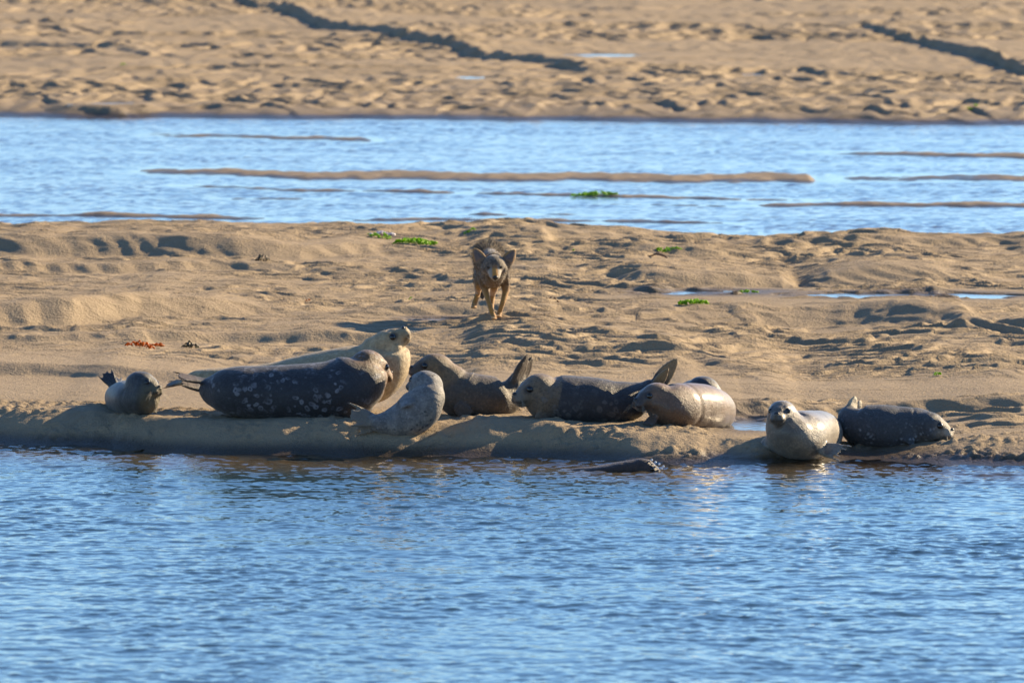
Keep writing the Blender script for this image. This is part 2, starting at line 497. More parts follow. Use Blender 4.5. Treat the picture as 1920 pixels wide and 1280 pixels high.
uw = np.arange(-4.0, 4.001, .0125)
UW = np.concatenate([-(4.0 + np.cumsum(np.geomspace(.03, 9, 24)))[::-1], uw, 4.0 + np.cumsum(np.geomspace(.03, 9, 24))])
rows = steps((-20, 32, 1.0), (32, 33.5, .1), (33.5, 48.8, .0165))
U, Y = np.meshgrid(UW, rows)
X = U * np.maximum(Y, 20) / 46.0
dep = -terrain(X.ravel(), Y.ravel()).reshape(X.shape)
fade = 1.0 + .45 * (1 - sstep(.0, .22, dep)) * sstep(-.05, .02, dep)
gust = .9 + .45 * perlin(X.ravel() / 1.1, Y.ravel() / 2.4, 15).reshape(X.shape)
h = tile_at(TILE, X, Y, TL)
h = .098 * h + .046 * tile_at(TILE2, X, Y, TL)
near_m = (np.abs(U) < 4.3) & (Y > 32)
Zw = np.where(near_m,   1.0 * h * gust * fade, 0)
Zw = Zw + np.clip(Zw, 0, 1) ** 2 * 14
Zw = Zw + .010 * perlin(X.ravel() / .9, Y.ravel() / .7, 16).reshape(X.shape) * fade
murk = sstep(-.01, .16, dep) * .97
o = grid_mesh('river_water', X, Y, Zw, WATER, {'murk': murk, 'shoal': 1 - sstep(.02, .30, dep)}); o['kind'] = 'structure'

uw2 = np.arange(-3.9, 3.9001, .022)
UW2 = np.concatenate([-(3.9 + np.cumsum(np.geomspace(.05, 9, 18)))[::-1], uw2, 3.9 + np.cumsum(np.geomspace(.05, 9, 18))])
rows = steps((66.5, 104, .05))
U, Y = np.meshgrid(UW2, rows)
X = U * Y / 50.0
dep = -terrain(X.ravel(), Y.ravel()).reshape(X.shape)
calm = sstep(-.25, .35, fbm(X.ravel() / 6, Y.ravel() / 2.2, 17, 2)).reshape(X.shape)
h = tile_at(TILE, X * .8 + 5, Y * .8, TL) / .8
Zw = h * (.085 + .045 * calm) * (.25 + .75 * sstep(0, .07, dep))
murk = .25 + .6 * sstep(.0, .14, dep)
o = grid_mesh('channel_water', X, Y, Zw, CHANNEL, {'murk': murk}); o['kind'] = 'structure'

for (cx, cy, rx, hd, lv) in POOLS + FAR_POOLS:
    n = 70
    X, Y = np.meshgrid(np.linspace(cx - rx * 1.5, cx + rx * 1.5, n), np.linspace(cy - hd * 1.5, cy + hd * 1.5, n))
    Z = lv + .0015 * perlin(X.ravel() / .06, Y.ravel() / .06, 18).reshape(X.shape)
    tz = terrain(X.ravel(), Y.ravel()).reshape(X.shape)
    o = grid_mesh('tide_pool', X, Y, Z, CHANNEL, {'murk': .3 + .6 * sstep(0, .03, lv - tz)})
    o['kind'] = 'structure'

# ------------------------------------------------------------------ animals: solid parts
def norm(v):
    v = np.asarray(v, float); return v / (np.linalg.norm(v) + 1e-12)

def catmull(P, n):
    P = np.asarray(P, float)
    d = np.r_[0, np.cumsum(np.maximum(np.linalg.norm(np.diff(P[:, :3], axis=0), axis=1), 1e-4) ** .75)]
    m = np.zeros_like(P)
    m[1:-1] = (P[2:] - P[:-2]) / (d[2:] - d[:-2])[:, None]
    m[0] = (P[1] - P[0]) / (d[1] - d[0]); m[-1] = (P[-1] - P[-2]) / (d[-1] - d[-2])
    out = []
    for t in np.linspace(0, d[-1], n):
        i = min(max(np.searchsorted(d, t) - 1, 0), len(P) - 2)
        h = d[i + 1] - d[i]; s = (t - d[i]) / h
        out.append((2*s**3-3*s**2+1)*P[i] + (s**3-2*s**2+s)*h*m[i] + (-2*s**3+3*s**2)*P[i+1] + (s**3-s**2)*h*m[i+1])
    return np.array(out)

class Solid:
    """closed shapes gathered into one mesh, later fused into a continuous skin"""
    def __init__(self):
        self.v = []; self.f = []; self.n = 0; self.spine = None
    def add(self, v, f):
        self.v.append(np.asarray(v, float)); self.f += [tuple(i + self.n for i in q) for q in f]; self.n += len(v)
    def tube(self, pts, up=(0, 0, 1), n=40, seg=28, keep=False, flat=0.0):
        """pts rows: x y z a b  (a = half size along up, b = half size sideways)"""
        C = catmull(pts, n)
        pos = C[:, :3]; a = np.maximum(C[:, 3], .0003); b = np.maximum(C[:, 4], .0003)
        T = np.gradient(pos, axis=0); T /= np.linalg.norm(T, axis=1)[:, None] + 1e-12
        U = norm(np.asarray(up, float) - np.dot(up, T[0]) * T[0])
        vs = []; fr = []
        for i in range(n):
            U = norm(U - np.dot(U, T[i]) * T[i]); S = np.cross(T[i], U)
            fr.append((U.copy(), S.copy()))
            for k in range(seg):
                th = 2 * math.pi * k / seg
                cu = math.sin(th); cs = math.cos(th)
                if flat and cu < 0:
                    cu = -abs(cu) ** (1 - .35 * flat) * (1 - .06 * flat); cs = math.copysign(abs(cs) ** (1 - .25 * flat), cs)
                vs.append(pos[i] + U * a[i] * cu + S * b[i] * cs)
        f = []
        for i in range(n - 1):
            for k in range(seg):
                k2 = (k + 1) % seg
                f.append((i*seg+k, i*seg+k2, (i+1)*seg+k2, (i+1)*seg+k))
        f.append(tuple(range(seg))[::-1]); f.append(tuple((n-1)*seg + k for k in range(seg)))
        self.add(vs, f)
        if keep:
            self.spine = (pos, np.array([q[0] for q in fr]), a, b)
        return pos
    def ball(self, c, ax, r, nu=20, nv=12):
        """ellipsoid: axes = 3 unit vectors, r = 3 radii"""
        vs = []; f = []
        for j in range(1, nv):
            ph = math.pi * j / nv
            for k in range(nu):
                th = 2 * math.pi * k / nu
                q = (math.sin(ph) * math.cos(th) * r[0], math.sin(ph) * math.sin(th) * r[1], math.cos(ph) * r[2])
                vs.append(np.asarray(c) + ax[0] * q[0] + ax[1] * q[1] + ax[2] * q[2])
        top = len(vs); vs.append(np.asarray(c) + ax[2] * r[2]); vs.append(np.asarray(c) - ax[2] * r[2])
        for j in range(nv - 2):
            for k in range(nu):
                k2 = (k + 1) % nu
                f.append((j*nu+k, (j+1)*nu+k, (j+1)*nu+k2, j*nu+k2))
        for k in range(nu):
            k2 = (k + 1) % nu
            f.append((k, k2, top)); f.append(((nv-2)*nu+k2, (nv-2)*nu+k, top+1))
        self.add(vs, f)
    def mesh(self, name):
        me = bpy.data.meshes.new(name)
        me.from_pydata([tuple(p) for p in np.concatenate(self.v)], [], self.f); me.update()
        return me

def link(name, me, mat, parent, origin):
    """link a mesh given in world coordinates under a root standing at origin"""
    me.transform(__import__('mathutils').Matrix.Translation(-Vector(origin)))
    for p in me.polygons:
        p.use_smooth = True
    me.materials.clear(); me.materials.append(mat)
    o = bpy.data.objects.new(name, me); COL.objects.link(o)
    o.parent = parent
    return o

def fuse(solid, voxel, smooth_it=5, fac=.5):
    me = solid.mesh('tmp')
    o = bpy.data.objects.new('tmp', me); COL.objects.link(o)
    md = o.modifiers.new('r', 'REMESH'); md.mode = 'VOXEL'; md.voxel_size = voxel
    sm = o.modifiers.new('s', 'SMOOTH'); sm.factor = fac; sm.iterations = smooth_it
    dg = bpy.context.evaluated_depsgraph_get()
    out = bpy.data.meshes.new_from_object(o.evaluated_get(dg))
    bpy.data.objects.remove(o); bpy.data.meshes.remove(me)
    return out

def coords(me):
    a = np.zeros(len(me.vertices) * 3, np.float32); me.vertices.foreach_get('co', a)
    return a.reshape(-1, 3).astype(float)

def set_attr(me, name, val):
    a = me.attributes.new(name, 'FLOAT', 'POINT'); a.data.foreach_set('value', np.asarray(val, np.float32))

def root(name, loc, label, cat, group=None):
    o = bpy.data.objects.new(name, None); COL.objects.link(o)
    o.empty_display_size = .1
    o.location = Vector(loc)
    o['label'] = label; o['category'] = cat
    if group:
        o['group'] = group
    return o

def plain(name, col, rough, spec=.5):
    m, nt, ns, ln, b = new_mat(name)
    v = objco(nt)
    c = mix(nt, noise(nt, v, 60, 2), tuple(k * .7 for k in col), col)
    ln.new(c, b.inputs['Base Color'])
    b.inputs['Roughness'].default_value = rough; b.inputs['Specular IOR Level'].default_value = spec
    return m

EYE = plain('eye_dark', (.006, .005, .005), .08, .6)
NOSE = plain('nose_dark', (.012, .010, .010), .35)
WHISK = plain('whisker_pale', (.50, .44, .33), .5)
CLAW = plain('claw_dark', (.03, .025, .02), .35)
WET_CLAW = plain('claw_pale', (.35, .32, .28), .25)

def fur_material(name, back, belly, spot=(.4, .38, .34), spot_amt=.5, spot_scale=22, rings=False, rough=.5, face=None, face_amt=0.0,
                 flip=None, edge=(.0, .45), coat=0.0, mottle=.35, neck=None):
    m, nt, ns, ln, b = new_mat(name)
    v = objco(nt)
    n1 = noise(nt, v, 5, 4, .6)
    n2 = noise(nt, v, 22, 4, .65)
    d = math_n(nt, 'ADD', attr(nt, 'dors'), math_n(nt, 'MULTIPLY', math_n(nt, 'SUBTRACT', n1, .5), 1.1))
    mr = nt.nodes.new('ShaderNodeMapRange'); mr.interpolation_type = 'SMOOTHSTEP'
    ln.new(d, mr.inputs[0]); mr.inputs[1].default_value = edge[0] - .5; mr.inputs[2].default_value = edge[1]
    c = mix(nt, mr.outputs[0], belly, back)
    if neck:
        t = nt.nodes.new('ShaderNodeMapRange'); t.interpolation_type = 'SMOOTHSTEP'
        ln.new(math_n(nt, 'ADD', attr(nt, 'along'), math_n(nt, 'MULTIPLY', math_n(nt, 'SUBTRACT', n1, .5), .25)), t.inputs[0])
        t.inputs[1].default_value = neck[1]; t.inputs[2].default_value = neck[1] + .26
        c = mix(nt, t.outputs[0], c, neck[0])
    # mottling
    c = mix(nt, ramp(nt, n2, [(.38, (mottle,) * 3), (.6, (0, 0, 0))]), c, tuple(k * .45 for k in back))
    n3 = noise(nt, v, 75, 3, .7)
    c = mix(nt, ramp(nt, n3, [(.36, (.55, .55, .55)), (.52, (0, 0, 0))]), c, tuple(k * .5 for k in back))
    c = mix(nt, ramp(nt, n3, [(.56, (0, 0, 0)), (.72, (.4, .4, .4))]), c, tuple(min(k * 2.2 + .03, .5) for k in back))
    # spots, broken up by a patch noise
    vo = nt.nodes.new('ShaderNodeTexVoronoi'); vo.inputs['Scale'].default_value = spot_scale
    wv = nt.nodes.new('ShaderNodeVectorMath'); wv.operation = 'ADD'
    nz = nt.nodes.new('ShaderNodeTexNoise'); nz.inputs['Scale'].default_value = 18
    ln.new(v, nz.inputs['Vector'])
    sc = nt.nodes.new('ShaderNodeVectorMath'); sc.operation = 'SCALE'; sc.inputs['Scale'].default_value = .05
    ln.new(nz.outputs['Color'], sc.inputs[0]); ln.new(v, wv.inputs[0]); ln.new(sc.outputs[0], wv.inputs[1])
    ln.new(wv.outputs[0], vo.inputs['Vector'])
    if rings:
        sp_ = ramp(nt, vo.outputs['Distance'], [(.10, (0, 0, 0)), (.24, (1, 1, 1)), (.36, (1, 1, 1)), (.46, (0, 0, 0))])
    else:
        sp_ = ramp(nt, vo.outputs['Distance'], [(.20, (1, 1, 1)), (.38, (0, 0, 0))])
    pn = ramp(nt, noise(nt, v, 7, 3, .6), [(.46, (0, 0, 0)), (.62, (1, 1, 1))])
    sf = math_n(nt, 'MULTIPLY', math_n(nt, 'MULTIPLY', sp_, pn), spot_amt)
    c = mix(nt, sf, c, spot)
    if face:
        c = mix(nt, math_n(nt, 'MULTIPLY', attr(nt, 'face'), face_amt), c, face)
    # dark rings round the eyes
    c = mix(nt, math_n(nt, 'MULTIPLY', attr(nt, 'orbit'), .8), c, (.012, .010, .010))
    if flip:
        c = mix(nt, math_n(nt, 'MULTIPLY', attr(nt, 'flip'), .85), c, flip)
    ln.new(c, b.inputs['Base Color'])
    b.inputs['Roughness'].default_value = rough
    b.inputs['Specular IOR Level'].default_value = .35
    b.inputs['Coat Weight'].default_value = coat; b.inputs['Coat Roughness'].default_value = .28
    b.inputs['Sheen Weight'].default_value = .15
    vb = objco(nt, (1, 1, 1))
    hh = math_n(nt, 'ADD', noise(nt, vb, 120, 3, .7), math_n(nt, 'MULTIPLY', noise(nt, vb, 18, 5, .65), 1.5))
    ln.new(bump(nt, hh, .6, .011), b.inputs['Normal'])
    return m

def head_frame(fwd, up):
    F = norm(fwd); U = norm(np.asarray(up, float) - np.dot(up, F) * F); L = np.cross(U, F)
    return F, L, U

def add_head(S, c, fr, s, long=1.0):
    F, L, U = fr
    c = np.asarray(c, float)
    def p(x, y, z): return c + s * (F * x * long + L * y + U * z)
    B = lambda x, y, z, r: S.ball(p(x, y, z), (F, L, U), [k * s for k in r])
    B(0, 0, 0, (.098, .084, .080))
    B(.045, 0, -.010, (.080, .066, .062))
    S.tube([list(p(.03, 0, -.012)) + [.058*s, .062*s], list(p(.085, 0, -.020)) + [.044*s, .046*s], list(p(.125, 0, -.026)) + [.034*s, .040*s], list(p(.143, 0, -.026)) + [.018*s, .024*s]], up=U, n=14, seg=20)
    for k in (-1, 1):
        B(.122, k*.020, -.034, (.027, .025, .024))
        B(.058, k*.034, .030, (.030, .022, .020))
        B(.020, k*.046, -.032, (.055, .040, .046))
    B(.098, 0, -.056, (.036, .028, .018))
    B(.138, 0, -.012, (.016, .018, .013))
    return p

def add_flipper(S, base, tip, width, thick, normal, digits=5, spread=.5, curl=0.0):
    """webbed flipper: tapering digits fanned in the plane across `normal`, joined by a web"""
    base = np.asarray(base, float); tip = np.asarray(tip, float)
    D = tip - base; Ln = np.linalg.norm(D); D = D / Ln
    Nn = norm(np.asarray(normal, float) - np.dot(normal, D) * D); Sd = np.cross(Nn, D)
    tips = []
    if spread < 0:                           # folded hind flipper: one pointed leaf with a grooved face
        bend = Nn * curl * Ln
        S.tube([list(base - D*Ln*.15) + [thick*1.2, width*.34], list(base + D*Ln*.25) + [thick, width*.50], list(base + D*Ln*.55) + [thick*.8, width*.46], list(base + D*Ln*.82 + bend*.5) + [thick*.55, width*.27], list(tip + bend) + [thick*.3, width*.07]], up=Nn, n=20, seg=20)
        for q in (-.6, -.2, .2, .6):
            S.tube([list(base + Sd*q*width*.5) + [thick*1.2, width*.10], list(base + D*Ln*.5 + Sd*q*width*.55) + [thick*1.15, width*.09], list(base + D*Ln*(.98 - .12*(1-abs(q))) + Sd*q*width*.22 + bend) + [thick*.5, width*.05]], up=Nn, n=14, seg=10)
        return [(tip, D)]
    for k in range(digits):
        q = (k / (digits - 1) - .5) * 2 if digits > 1 else 0
        if spread < .09: q *= .7
        ln_ = Ln * (1 - .16 * (1 - abs(q)) * (1 if digits == 5 else 0)) * (1 + (.06 if k == 0 else 0))
        a = q * spread
        d2 = norm(D * math.cos(a) + Sd * math.sin(a))
        p0 = base + Sd * q * width * .30
        p1 = p0 + d2 * ln_ * .5 + Sd * q * width * .18
        p2 = p0 + d2 * ln_ + Sd * q * width * (.25 if spread >= .09 else -.12) + Nn * curl * Ln
        S.tube([list(p0) + [thick, width*.22], list(p1) + [thick*.8, width*.17], list((p1+p2)/2 + Nn*curl*Ln*.12) + [thick*.62, width*.13], list(p2) + [thick*.38, width*.09]], up=Nn, n=14, seg=12)
        tips.append((p2, norm(p2 - p1)))
    kf = .25 if spread < .09 else 1.0
    S.tube([list(base - D*Ln*.10) + [thick*1.1, width*.42], list(base + D*Ln*.3) + [thick*.8, width*.52], list(base + D*Ln*.62) + [thick*.5, width*(.62 if kf == 1 else .48)], list(base + D*Ln*.92 + Nn*curl*Ln*.8) + [thick*.28, width*.45*kf]], up=Nn, n=16, seg=20)
    return tips

def claws(name, tips, mat, parent, origin, ln=.022, r=.004):
    for p, d in tips:
        S = Solid()
        S.tube([list(p - d*.006) + [r, r], list(p + d*ln*.5) + [r*.75, r*.75], list(p + d*ln - np.array([0, 0, .004])) + [r*.2, r*.2]], up=(0, .3, 1), n=6, seg=8)
        link(name, S.mesh(name), mat, parent, origin)

def hash_seed(t):
    return sum(ord(c) * (i + 3) for i, c in enumerate(t))

def seal(label, d, body, head, mat, hind=(), fore=(), voxel=.0075, smooth=6, eyes=True, whisk=True, origin_px=None, clawmat=None, flat=.5, up0=(0, 0, 1), hlong=1.0, nsmooth=26, orb=1.0, folds=((.80, .03),), group='seals hauled out on the sandbar edge', feat=()):
    s = d / FPX
    S = Solid()
    rows = []
    for r in body:
        px, py, dy, a = r[:4]; b = r[4] if len(r) > 4 else a * 1.08
        q = at(px, py, d + dy)
        rows.append(list(q) + [a * s, b * s])
    S.tube(rows, up=up0, n=64, seg=40, keep=True, flat=flat)
    hp = at(head[0], head[1], d + head[2])
    fr = head_frame(head[3], head[4]); hs = head[5]
    p = add_head(S, hp, fr, hs, hlong)
    tipsets = []
    flip_pts = []
    for (b0, t0, wd, th, nr, dg, spd, cu) in list(hind) + list(fore):
        bp = at(b0[0], b0[1], d + b0[2]); tp = at(t0[0], t0[1], d + t0[2])
        tipsets.append(add_flipper(S, bp, tp, wd, th, nr, dg, spd, cu)); flip_pts += [(bp, tp, wd)] if len(flip_pts) < len(hind) else []
    for (c, r) in feat:                      # soft folds and swellings
        q = at(c[0], c[1], d + c[2]); S.ball(q, (np.array([1., 0, 0]), np.array([0, 1., 0]), np.array([0, 0, 1.])), [k * s for k in r])
    me = fuse(S, voxel, smooth)
    co = coords(me)
    # soften the join of head and neck
    ed = np.zeros(len(me.edges) * 2, np.int32); me.edges.foreach_get('vertices', ed); ed = ed.reshape(-1, 2)
    deg = np.bincount(ed.ravel(), minlength=len(co))[:, None]
    r0 = (co - hp) / hs; x0 = r0 @ fr[0]
    dist = np.linalg.norm(r0, axis=1)
    wgt = ((1 - sstep(.0, .05, x0)) * (1 - sstep(.17, .26, dist)) * .9)[:, None]
    for it in range(nsmooth):
        acc = np.zeros_like(co)
        for c_ in range(3):
            acc[:, c_] = np.bincount(ed[:, 0], co[ed[:, 1], c_], len(co)) + np.bincount(ed[:, 1], co[ed[:, 0], c_], len(co))
        co = co + wgt * .6 * (acc / np.maximum(deg, 1) - co)
    pos, U, a, b = S.spine
    dd = ((co[:, None, :] - pos[None]) ** 2).sum(-1); idx = dd.argmin(1)
    rv = co - pos[idx]; rl = np.linalg.norm(rv, axis=1); tt = idx / 63.0
    tc = np.clip((np.einsum('ij,ij->i', rv, np.gradient(pos, axis=0)[idx]) / (np.linalg.norm(np.gradient(pos, axis=0), axis=1)[idx] ** 2 + 1e-9)), -1, 1) / 63.0
    tt = tt + tc
    ok = (rl < 1.35 * np.maximum(a, b)[idx]) * (1 - sstep(.0, .05, x0) * (dist < .26)) * sstep(.04, .15, tt)
    sd_ = abs(hash_seed(label)) % 97
    ang = (rv * U[idx]).sum(1) / a[idx]
    amp_f = np.zeros(len(co))
    for q_, (t0, dp) in enumerate(folds):
        amp_f += dp * np.exp(-((tt - t0 - .03 * perlin(ang * .8, ang * 0 + q_, sd_)) / .022) ** 2)
    sag = .05 * perlin(tt * 5, ang * .9, sd_ + 3) + .012 * perlin(tt * 13, ang * 1.6, sd_ + 5)
    co = co + rv * ((sag - amp_f) * ok)[:, None]
    me.vertices.foreach_set('co', co.astype(np.float32).ravel()); me.update()
    dd = ((co[:, None, :] - pos[None]) ** 2).sum(-1); idx = dd.argmin(1)
    dors = ((co - pos[idx]) * U[idx]).sum(1) / a[idx]
    F, L, Up = fr
    rel = (co - hp) / hs; hx, hy, hz = rel @ F / hlong, rel @ L, rel @ Up
    hd = np.sqrt(hx ** 2 + hy ** 2 + hz ** 2)
    inh = 1 - sstep(.09, .16, hd)
    dors = dors * (1 - inh) + inh * np.clip(hz / .06 + .3, -1, 1)
    face = sstep(.03, .12, hx) * (1 - sstep(.16, .22, hd))
    orbit = np.zeros(len(co))
    for k in (-1, 1):
        orbit = np.maximum(orbit, 1 - sstep(.012 * orb, .032 * orb, np.sqrt((hx - .082) ** 2 + (hy - k * .046) ** 2 + (hz - .012) ** 2)))
    orbit = np.maximum(orbit, (1 - sstep(.004, .012, np.abs(hz + .045 - .1 * (hx - .1) ** 1))) * sstep(.08, .1, hx) * (1 - sstep(.15, .16, hx)) * .7)   # mouth line
    fl = np.zeros(len(co))
    for bp, tp, wd in flip_pts:
        D = tp - bp; t = np.clip(((co - bp) @ D) / (D @ D), 0, 1.1)
        q = np.linalg.norm(co - (bp + t[:, None] * D), axis=1)
        fl = np.maximum(fl, sstep(.15, .5, t) * (1 - sstep(wd * .9, wd * 1.2, q)))
    for n_, v_ in (('dors', dors), ('along', idx / 63.0 + inh * .2), ('face', face), ('orbit', orbit), ('flip', fl)):
        set_attr(me, n_, v_)
    o_ = pos.mean(0).copy(); o_[2] = co[:, 2].min()
    rt = root('harbor_seal', o_, label, 'seal', group)
    bvh = BVHTree.FromPolygons([Vector(v) for v in co], [tuple(q.vertices) for q in me.polygons])
    def surf(x, y, z, dx, dy_, dz, back=.12):
        D = Vector(norm(F * dx + L * dy_ + Up * dz))
        o0 = Vector(p(x, y, z)) + D * back * hs
        h = bvh.ray_cast(o0, -D)
        return (np.array(h[0]) if h[0] is not None else np.array(p(x, y, z))), np.array(D)
    link('body', me, mat, rt, o_)
    for k in (-1, 1):
        if eyes:
            q, D = surf(.060, k * .030, .006, .62, k * .70, .35)
            E = Solid(); r = .0185 * hs
            E.ball(q - D * r * .45, (F, L, Up), (r, r, r), 16, 10)
            link('eye', E.mesh('eye'), EYE, rt, o_)
        if whisk:
            Wk = Solid()
            for j in range(5):
                q, D = surf(.112, k * .026, -.030 - .006 * (j % 3), .5, k * .8, -.1 - .05 * (j // 3), .06)
                dirn = norm(F * (.15 + .12 * (j % 3)) + L * k * .9 - Up * (.25 + .16 * j / 2))
                ln_ = (.07 + .012 * (j % 4)) * hs
                Wk.tube([list(q) + [.00035, .00035], list(q + dirn * ln_ * .6) + [.0003, .0003], list(q + dirn * ln_ + Up * -.012) + [.0003, .0003]], up=F, n=6, seg=5)
            link('whiskers', Wk.mesh('whiskers'), WHISK, rt, o_)
    q, D = surf(.12, 0, -.012, .8, 0, .45, .09)
    Ns = Solid(); Ns.ball(q - D * .004 * hs, (F, L, Up), (.011 * hs, .016 * hs, .010 * hs), 14, 8)
    link('nose', Ns.mesh('nose'), NOSE, rt, o_)
    if clawmat:
        for ts in tipsets[len(hind):]:
            claws('claw', ts, clawmat, rt, o_)
    return rt

X_, Y_, Z_ = np.eye(3)
DARKFLIP = (.05, .040, .03)
M_dark = fur_material('fur_dark_spotted', (.020, .020, .024), (.026, .026, .028), (.22, .22, .24), .7, 26, True, .46, (.19, .085, .018), .85, (.10, .06, .03), coat=.05, neck=((.15, .068, .014), .82))
M_pale = fur_material('fur_cream', (.44, .32, .17), (.48, .36, .20), (.13, .10, .07), .4, 20, False, .6, (.22, .14, .06), .5, (.10, .07, .045), mottle=.55)
M_slate = fur_material('fur_slate', (.036, .038, .040), (.044, .041, .033), (.022, .022, .024), .6, 30, False, .46, (.16, .125, .055), .6, (.022, .020, .022), coat=.12, mottle=.5)
M_pup = fur_material('fur_silver_pup', (.185, .175, .165), (.24, .21, .17), (.022, .022, .026), .95, 30, False, .55, (.07, .066, .062), .6, (.17, .135, .09), mottle=.75)
M_taupe = fur_material('fur_taupe', (.088, .062, .038), (.062, .045, .030), (.035, .028, .022), .45, 18, False, .5, (.055, .042, .03), .8, (.060, .034, .014), neck=((.20, .118, .050), .72))
M_brownhead = fur_material('fur_grey_tan_head', (.034, .029, .029), (.025, .023, .025), (.13, .115, .10), .6, 26, True, .46, (.17, .14, .10), .6, (.25, .16, .07), neck=((.19, .122, .064), .76))
M_bronze = fur_material('fur_bronze', (.165, .090, .042), (.090, .051, .026), (.055, .036, .026), .7, 16, False, .46, (.04, .031, .024), .85, (.06, .045, .032), coat=.38, mottle=.7)
M_peek = fur_material('fur_black_pied', (.03, .03, .034), (.08, .07, .065), (.38, .35, .30), .9, 16, False, .4, (.30, .26, .20), .7, coat=.2)
M_white = fur_material('fur_pale_grey', (.215, .182, .140), (.22, .172, .115), (.03, .026, .022), .8, 11, False, .42, (.075, .058, .038), .8, (.075, .062, .055), coat=.42, mottle=.6)
M_fleck = fur_material('fur_grey_flecked', (.050, .050, .051), (.16, .125, .09), (.24, .24, .24), .8, 38, False, .46, (.30, .255, .19), .85, (.42, .34, .22), edge=(-.55, -.2))
M_swim = fur_material('fur_wet_brown', (.040, .021, .014), (.035, .02, .014), (.02, .013, .01), .4, 18, False, .42, (.04, .024, .016), .4, coat=.0)

# 1 small slate seal at the left
seal('small glossy slate-grey seal at the left end of the row with head raised', 48.1,
     [(216, 742, .62, 18, 20), (226, 745, .42, 29, 30), (236, 746, .18, 33, 34), (248, 748, 0, 34, 36), (264, 747, -.08, 33, 34), (271, 735, -.10, 29, 30), (266, 722, -.06, 24, 26)],
     (264, 720, -.08, (.80, -.52, -.06), (.05, .1, 1), .95), M_slate,
     hind=[((215, 724, .6), (195, 696, .66), .05, .012, (.3, -1, .2), 4, .16, 0), ((222, 722, .62), (214, 706, .72), .045, .012, (.3, -1, .2), 4, .16, 0)],
     fore=[((284, 752, -.10), (290, 776, -.12), .045, .014, (.9, -.3, .1), 5, .1, 0)], feat=[((278, 752, -.12), (20, 18, 24))])

# 3 big cream seal behind
seal('large cream seal stretched out behind the dark spotted one, chin lifted to the sky', 48.28,
     [(345, 716, .1, 9, 12), (372, 708, .1, 15, 20), (430, 710, .1, 22, 30), (520, 710, .08, 32, 44), (590, 704, .05, 44, 56), (650, 702, 0, 53, 58), (692, 702, -.02, 57, 56), (713, 686, -.03, 55, 52), (720, 668, -.04, 52, 48), (722, 652, -.05, 46, 42)],
     (721, 652, -.05, (.58, -.10, .64), (-.72, -.12, .56), 1.14), M_pale,
     hind=[((352, 714, .1), (308, 722, .16), .05, .012, (.1, -.4, 1), 5, .16, 0)],
     up0=(0, 0, 1), folds=(), feat=[((701, 654, -.03), (26, 26, 24)), ((741, 664, -.05), (20, 22, 30)), ((736, 684, -.05), (22, 24, 30))])

# 2 big dark spotted seal
seal('huge near-black seal with pale ring spots, turning its head away', 47.82,
     [(378, 724, .05, 14, 13), (398, 730, .03, 31, 28), (430, 733, 0, 44, 46), (480, 736, 0, 51, 56), (550, 737, 0, 54, 60), (610, 734, 0, 56, 60), (650, 726, .02, 60, 58), (674, 712, .04, 55, 52), (688, 698, .06, 44, 44), (692, 690, .07, 36, 36)],
     (690, 685, .07, (.80, .52, -.26), (.25, .1, .95), 1.12), M_dark,
     hind=[((388, 716, .02), (328, 704, -.02), .055, .013, (.1, -.35, 1), 5, .12, 0), ((386, 732, .10), (336, 712, .08), .055, .013, (.25, -.5, .9), 5, .12, 0)],
     folds=(), feat=[((698, 724, .06), (24, 34, 34)), ((676, 752, .10), (26, 36, 32))])

# 5 taupe seal with upright hind flippers
seal('taupe seal in a banana pose, brown hind flippers pressed together and raised high', 47.9,
     [(974, 702, .05, 13, 12), (968, 716, .04, 18, 16), (961, 730, .03, 26, 22), (948, 743, .02, 36, 34), (925, 748, 0, 42, 46), (890, 746, 0, 46, 52), (862, 738, 0, 45, 50), (846, 720, 0, 38, 40), (834, 704, 0, 31, 32), (822, 692, 0, 25, 27)],
     (818, 689, 0, (-.93, -.22, .05), (.05, -.1, 1), 1.04), M_taupe,
     hind=[((966, 715, .0), (989, 663, -.01), .092, .015, (.85, -.5, .3), 5, -1, .02), ((974, 716, .05), (998, 667, .05), .092, .015, (.85, -.5, .3), 5, -1, .02)],
     fore=[((858, 760, -.16), (880, 784, -.18), .06, .014, (.1, -1, .2), 5, .1, 0)])

# 4 silver pup
seal('silver speckled pup curled on its side nearest the water, dripping tail held up', 47.3,
     [(692, 788, -.02, 11, 14), (710, 792, -.02, 18, 20), (734, 792, 0, 28, 29), (762, 784, 0, 37, 38), (786, 768, 0, 41, 41), (800, 750, .0, 36, 37), (803, 735, .03, 28, 30), (800, 724, .05, 23, 25)],
     (800, 722, .05, (-.55, .78, .14), (.10, -.05, 1), 1.04), M_pup, nsmooth=6,
     hind=[((704, 788, -.02), (652, 776, -.06), .075, .013, (.2, -.75, .6), 5, .22, 0), ((708, 795, .0), (664, 795, .0), .07, .012, (.2, -.8, .5), 5, .24, 0)],
     fore=[((774, 752, -.10), (746, 758, -.10), .06, .014, (-.5, -.4, .7), 5, .12, -.08)])

